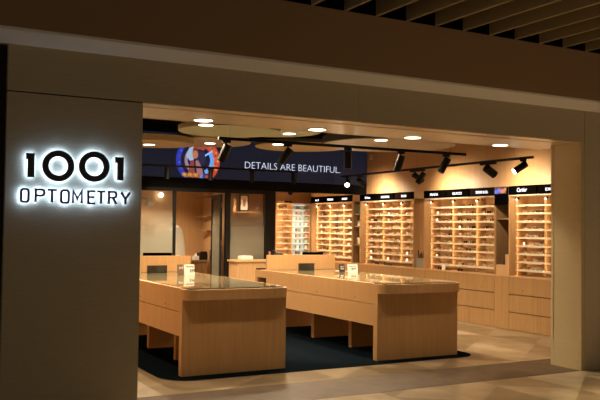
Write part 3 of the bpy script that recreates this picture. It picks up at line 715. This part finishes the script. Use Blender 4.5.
# right room
t = root('framed_print', (7.2, 15.6, 1.9), 'dark framed print with an orange shape behind the right glass', 'picture')
part('frame', B(7.10, 7.31, 15.55, 15.575, 1.89, 2.25), BLACK, t); part('print', B(7.125, 7.285, 15.545, 15.5495, 1.915, 2.225), CARD, t)
part('print_shape', (lambda P: MB().add([(x, 15.543, z) for x, z in P]+[(x, 15.5445, z) for x, z in P], [tuple(range(len(P))), tuple(range(len(P), 2*len(P)))]))([(7.205+.035*math.cos(q*PI/10), 2.07+.09*math.sin(q*PI/10)) for q in range(20)]), mat('orange_ink', (.55, .2, .07), .6), t)
solo('picture_ledge', B(6.55, 7.6, 15.50, 15.68, 1.86, 1.885), WOOD, (7, 15.6, 1.87), 'oak ledge carrying the framed print behind the right glass', 'shelf')
for k, (x0, x1, m, w_) in enumerate(((6.72, 6.80, WOODD, 'brown'), (6.86, 7.02, WOOD, 'pale oak'))):
    solo('ledge_box', B(x0, x1, 15.54, 15.66, 1.886, 2.16), m, (x0, 15.6, 1.886), '%s upright box left of the framed print' % w_, 'box')
solo('white_cabinet', B(6.62, 6.80, 13.75, 14.05, 0.0, 1.34), WHITE, (6.7, 13.9, 0), 'tall pale cabinet blurred behind the frosted right glass', 'cabinet', bevel=.005)
# side counter before the right glass
t = root('side_counter', (6.35, 13.0, 0), 'low pale oak counter standing before the frosted right glass', 'counter')
part('counter_top', B(5.84, 6.95, 12.85, 13.30, .925, .955), WOOD, t); part('front_panel', B(5.87, 6.93, 12.87, 12.89, 0, .924), WOOD, t); part('side_panel', B(5.87, 5.89, 12.891, 13.28, 0, .924), WOOD, t); part('side_panel', B(6.91, 6.93, 12.891, 13.28, 0, .924), WOOD, t)
solo('white_box', B(5.98, 6.22, 13.0, 13.15, .956, 1.03), WHITE, (6.1, 13.07, .956), 'low white box on the side counter before the glass', 'box', bevel=.01)
solo('dark_tray', B(5.30, 5.42, 10.86, 10.98, .9052, .925), BLACK, (5.36, 10.92, .905), 'small black tray on the left end of the right island desk', 'tray', bevel=.004)

# ------------------------------------------------------------------ suspended discs
def spot(name, loc, target, power, angle=100, blend=.6, size=.04, col=(1, .80, .55)):
    l = bpy.data.lights.new(name, 'SPOT'); l.energy = power; l.spot_size = math.radians(angle); l.spot_blend = blend; l.shadow_soft_size = size; l.color = col
    o = bpy.data.objects.new(name, l); COL.objects.link(o); o.location = loc
    o.rotation_euler = (Vector(target)-Vector(loc)).to_track_quat('-Z', 'Y').to_euler(); return o
def downlight(x, y, z, label, r=.095, power=45, angle=150):
    t = root('downlight', (x, y, z), label, 'downlight', 'round downlights')
    mb = MB().lathe((x, y, z), [(r+.012, -.0005), (r+.012, -.006), (r, -.007), (r-.004, -.003)], 28); part('trim_ring', mb, CREAM, t)
    part('lamp_lens', MB().cyl((x, y, z-.0075), (x, y, z-.0095), r-.006, n=28), LAMP, t)
    spot('downlight_beam', (x, y, z-.03), (x, y, 0), power, angle)
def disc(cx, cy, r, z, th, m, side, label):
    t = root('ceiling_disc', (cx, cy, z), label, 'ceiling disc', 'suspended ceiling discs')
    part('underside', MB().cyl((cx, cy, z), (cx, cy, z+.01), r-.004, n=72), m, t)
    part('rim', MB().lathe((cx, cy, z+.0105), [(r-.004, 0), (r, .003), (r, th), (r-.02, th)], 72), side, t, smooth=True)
    for q in (0, 2.1, 4.2): part('hanger', MB().cyl((cx+r*.6*math.cos(q), cy+r*.6*math.sin(q), z+th+.011), (cx+r*.6*math.cos(q), cy+r*.6*math.sin(q), 3.399), .004, n=6), BLACK, t)
disc(4.04, 9.181, .648, 2.75, .05, DISC, DISC, 'pale cream disc nearest the soffit, left of centre')
disc(1.85, 9.3, .7, 2.8, .06, DISC, DISC, 'added pale cream disc, unseen behind the sign pilaster')  # unseen disc, added to carry the extra lamps
disc(4.846, 9.591, .678, 2.85, .05, DISC, DISC, 'pale cream disc overlapped by the disc left of it')
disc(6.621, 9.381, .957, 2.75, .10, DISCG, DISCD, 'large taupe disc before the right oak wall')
disc(3.878, 11.693, .614, 2.80, .085, DISCT, DISCT, 'thick tan disc beside the left pilaster')
disc(4.803, 11.893, .739, 2.90, .05, DISCG, DISCG, 'dim taupe disc just above the round picture')
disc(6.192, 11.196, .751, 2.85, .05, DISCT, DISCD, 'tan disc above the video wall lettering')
def onz(px, py, z):
    d = f_*793.3+r_*(px-300)-u_*(py-200); return Vector((0, 0, 1.55))+d*((z-1.55)/d.z)
for i, (x, y) in enumerate(((2.77, 6.93), (4.0, 6.93), (5.21, 6.95), (6.50, 6.98))):
    downlight(x, y-.02, 2.5475, 'bright round downlight in the entrance soffit, %s from the left' % ORD[i], .09, 14, 82)
for (px, py, z, lab) in ((206, 124.5, 2.75, 'in the pale cream disc left of centre'), (289.3, 133.3, 2.85, 'in the overlapped cream disc'), (381, 139.8, 2.75, 'in the large taupe disc'),
                         (149, 144.3, 2.80, 'in the thick tan disc'), (210, 143, 2.90, 'in the dim disc above the round picture'), (278, 144, 2.85, 'in the tan disc above the lettering')):
    p = onz(px, py, z); downlight(p.x, p.y, z-.0005, 'round downlight ' + lab, .09, 85)

for k, y in enumerate((8.95, 9.7)): downlight(1.9, y, 2.7995, 'added downlight in the unseen disc behind the sign pilaster, %s row' % ('near', 'far')[k], .09, 30)  # added lamps out of view, brightening the left sides of the islands
# ------------------------------------------------------------------ tracks and spot heads
def track(p0, p1, label):
    t = root('lighting_track', p0, label, 'lighting track', 'black lighting tracks')
    p0, p1 = Vector(p0), Vector(p1); e = (p1-p0).normalized(); s_ = Vector((-e.y, e.x, 0))*.018
    part('rail', MB().add([a_+b_+Vector((0, 0, z)) for z in (-.017, .017) for a_, b_ in ((p0, -s_), (p1, -s_), (p1, s_), (p0, s_))], [(0, 1, 2, 3), (4, 5, 6, 7), (0, 1, 5, 4), (1, 2, 6, 5), (2, 3, 7, 6), (3, 0, 4, 7)]), BLACK, t)
    for q in (.04, .35, .65, .93):
        p = p0.lerp(p1, q); part('hanger', MB().cyl(p+Vector((0, 0, .0175)), Vector((p.x, p.y, 3.399)), .0016, n=6), BLACK, t)
T1Z, T2Z, T3Z = 2.578, 2.57, 2.57
track((3.60, 8.505, T1Z), (7.20, 8.379, T1Z), 'black lighting track crossing before the large taupe disc')
track((8.28, 13.30, T2Z), (8.12, 8.05, T2Z), 'black lighting track running along the right oak wall')
track((3.3, 12.88, T3Z), (6.95, 12.72, T3Z), 'black lighting track crossing before the video wall')
def head(p, aim, label, power, angle=50, L=.21, R=.048, big=False, box=.10, along=(1, 0, 0), drop=.10, rec=.22):
    """p on the underside of the rail; aim direction of the beam"""
    p = Vector(p); aim = Vector(aim).normalized(); al = Vector(along)
    t = root('track_spotlight', p, label, 'track spotlight', 'black track spotlights')
    c0 = p-Vector((0, 0, .018))
    sd = Vector((-al.y, al.x, 0))
    part('adapter', MB().add([c0+al*a_+sd*b_+Vector((0, 0, z)) for z in (-.03, 0) for a_, b_ in ((-box/2, -.017), (box/2, -.017), (box/2, .017), (-box/2, .017))], [(0, 1, 2, 3), (4, 5, 6, 7), (0, 1, 5, 4), (1, 2, 6, 5), (2, 3, 7, 6), (3, 0, 4, 7)]), BLACK, t)
    pv = c0-Vector((0, 0, drop))
    part('arm', MB().cyl(c0-Vector((0, 0, .03)), pv, .009, n=10), BLACK, t)
    b0 = pv-aim*L*.25; b1 = pv+aim*L*.75
    hb = MB().cyl(b0, b1, R, n=24, cap=False); hb.f.append(tuple(range(24))[::-1]); hb.mi.append(0)
    bi = b1-aim*L*rec; o0 = len(hb.v); hb.cyl(b1, bi, R*.88, n=24, cap=False)
    for q in range(24): hb.f.append((24+q, 24+(q+1) % 24, o0+(q+1) % 24, o0+q)); hb.mi.append(0)
    hb.f.append(tuple(range(o0+24, o0+48))); hb.mi.append(0)
    h = part('lamp_head', hb, BLACK, t, smooth=True)
    part('lens', MB().cyl(bi+aim*.003, bi+aim*.005, R*.86, n=20), LAMPW if power > 0 else GREYP, h, label='glowing lens' if power > 0 else None)
    if power > 0: spot('track_beam', b1+aim*.012, b1+aim, power, angle, 1.0 if angle > 100 else .5, .03)
def t1(x): return (x, 8.52-.14*(x-3.2)/3.98, T1Z)
def t2(y): return (8.12+.16*(y-8.05)/5.25, y, T2Z)
def t3(x): return (x, 12.88-.16*(x-3.3)/3.65, T3Z)
head(t1(3.70), (-.30, .35, -1), 'black track spotlight tilted in front of the round picture', 40)
head(t1(4.50), (-.50, .25, -.75), 'black track spotlight tilted above the word ARE', 40)
head(t1(5.34), (0, 0, -1), 'black track spotlight hanging straight down by the corner of the video wall', 40)
head(t1(6.14), (-.15, .25, -.8), 'black track spotlight tilted before the right end of the video wall', 40)
head(t1(6.87), (-.35, .1, -.62), 'black track spotlight at the right end of the crossing track', 40)
A2 = (.03, 1, 0)
head(t2(8.24), (-.75, .30, -.52), 'black track spotlight with glowing lens at the near end of the wall track', 55, 70, along=A2, drop=.09, rec=.015)
head(t2(8.98), (.80, -.10, -.50), 'black track spotlight with a long box, second along the wall track', 32, 155, along=A2, box=.34, L=.19, R=.062)
head(t2(10.62), (-.35, .35, -.75), 'black track spotlight, left of the close pair above the second display', 45, 65, along=A2)
head(t2(10.82), (.75, -.20, -.50), 'black track spotlight, right of the close pair above the second display', 34, 155, along=A2, box=.3)
head(t2(12.62), (.7, .1, -.5), 'black track spotlight near the far end of the wall track', 34, 155, along=A2, box=.2)
head(t2(13.08), (-.55, -.75, -.42), 'black track spotlight with a bright glaring lens at the far track end', 55, 70, along=A2, rec=.01)
for i, x in enumerate((4.50, 5.28, 6.06, 6.88)):
    head(t3(x), (0, 0, -1), 'small upright black track spotlight before the video wall, %s from the left' % ORD[i], 30, 60, L=.19, R=.04, drop=.06)
# wall washing over the oak wall comes from the right-hand heads; one lamp in each glass room
def room_lamp(x, y, label, p):
    t = root('room_downlight', (x, y, 2.404), label, 'downlight', 'downlights of the glass rooms')
    part('trim_ring', MB().lathe((x, y, 2.404), [(.085, 0), (.085, -.006), (.07, -.007)], 24), WHITE, t); part('lamp_lens', MB().cyl((x, y, 2.396), (x, y, 2.394), .068, n=20), LAMP, t)
    spot('room_beam', (x, y, 2.385), (x, y, 0), p, 150, .5, .06)
t = root('glowing_globe', (5.42, 15.8, 2.19), 'small glowing globe on the oak wall behind the left glass', 'lamp')
part('bracket', B(5.40, 5.44, 15.845, 15.8695, 2.15, 2.23), GREYP, t); part('globe', MB().ball((5.42, 15.795, 2.19), .05), LAMP, t, smooth=True)  # small white spot built as a globe on a bracket
room_lamp(4.9, 14.7, 'round downlight inside the left glass room', 85); room_lamp(7.05, 14.9, 'round downlight inside the right glass room', 26)
room_lamp(8.1, 14.6, 'added unseen downlight in the far alcove before the back display', 110)  # added lamp out of view, brightening the alcove oak

# ------------------------------------------------------------------ concourse lamps (outside the frame, the mall's own lighting)
for i, (x, y) in enumerate(((6.6, 4.25), (9.4, 4.25), (4.0, 4.25))):
    spot('concourse_beam', (x, y, 3.50), (x, y, 0), (420, 420, 150)[i], 52, .9, .08, (1, .78, .5))
w = bpy.data.worlds.new('world'); sc.world = w; w.use_nodes = True
bg = w.node_tree.nodes['Background']; bg.inputs[0].default_value = (1, .76, .47, 1); bg.inputs[1].default_value = .08

vs = sc.view_settings; vs.view_transform = 'Standard'; vs.look = 'None'; vs.exposure = 1.4; vs.gamma = 1; vs.use_curve_mapping = False
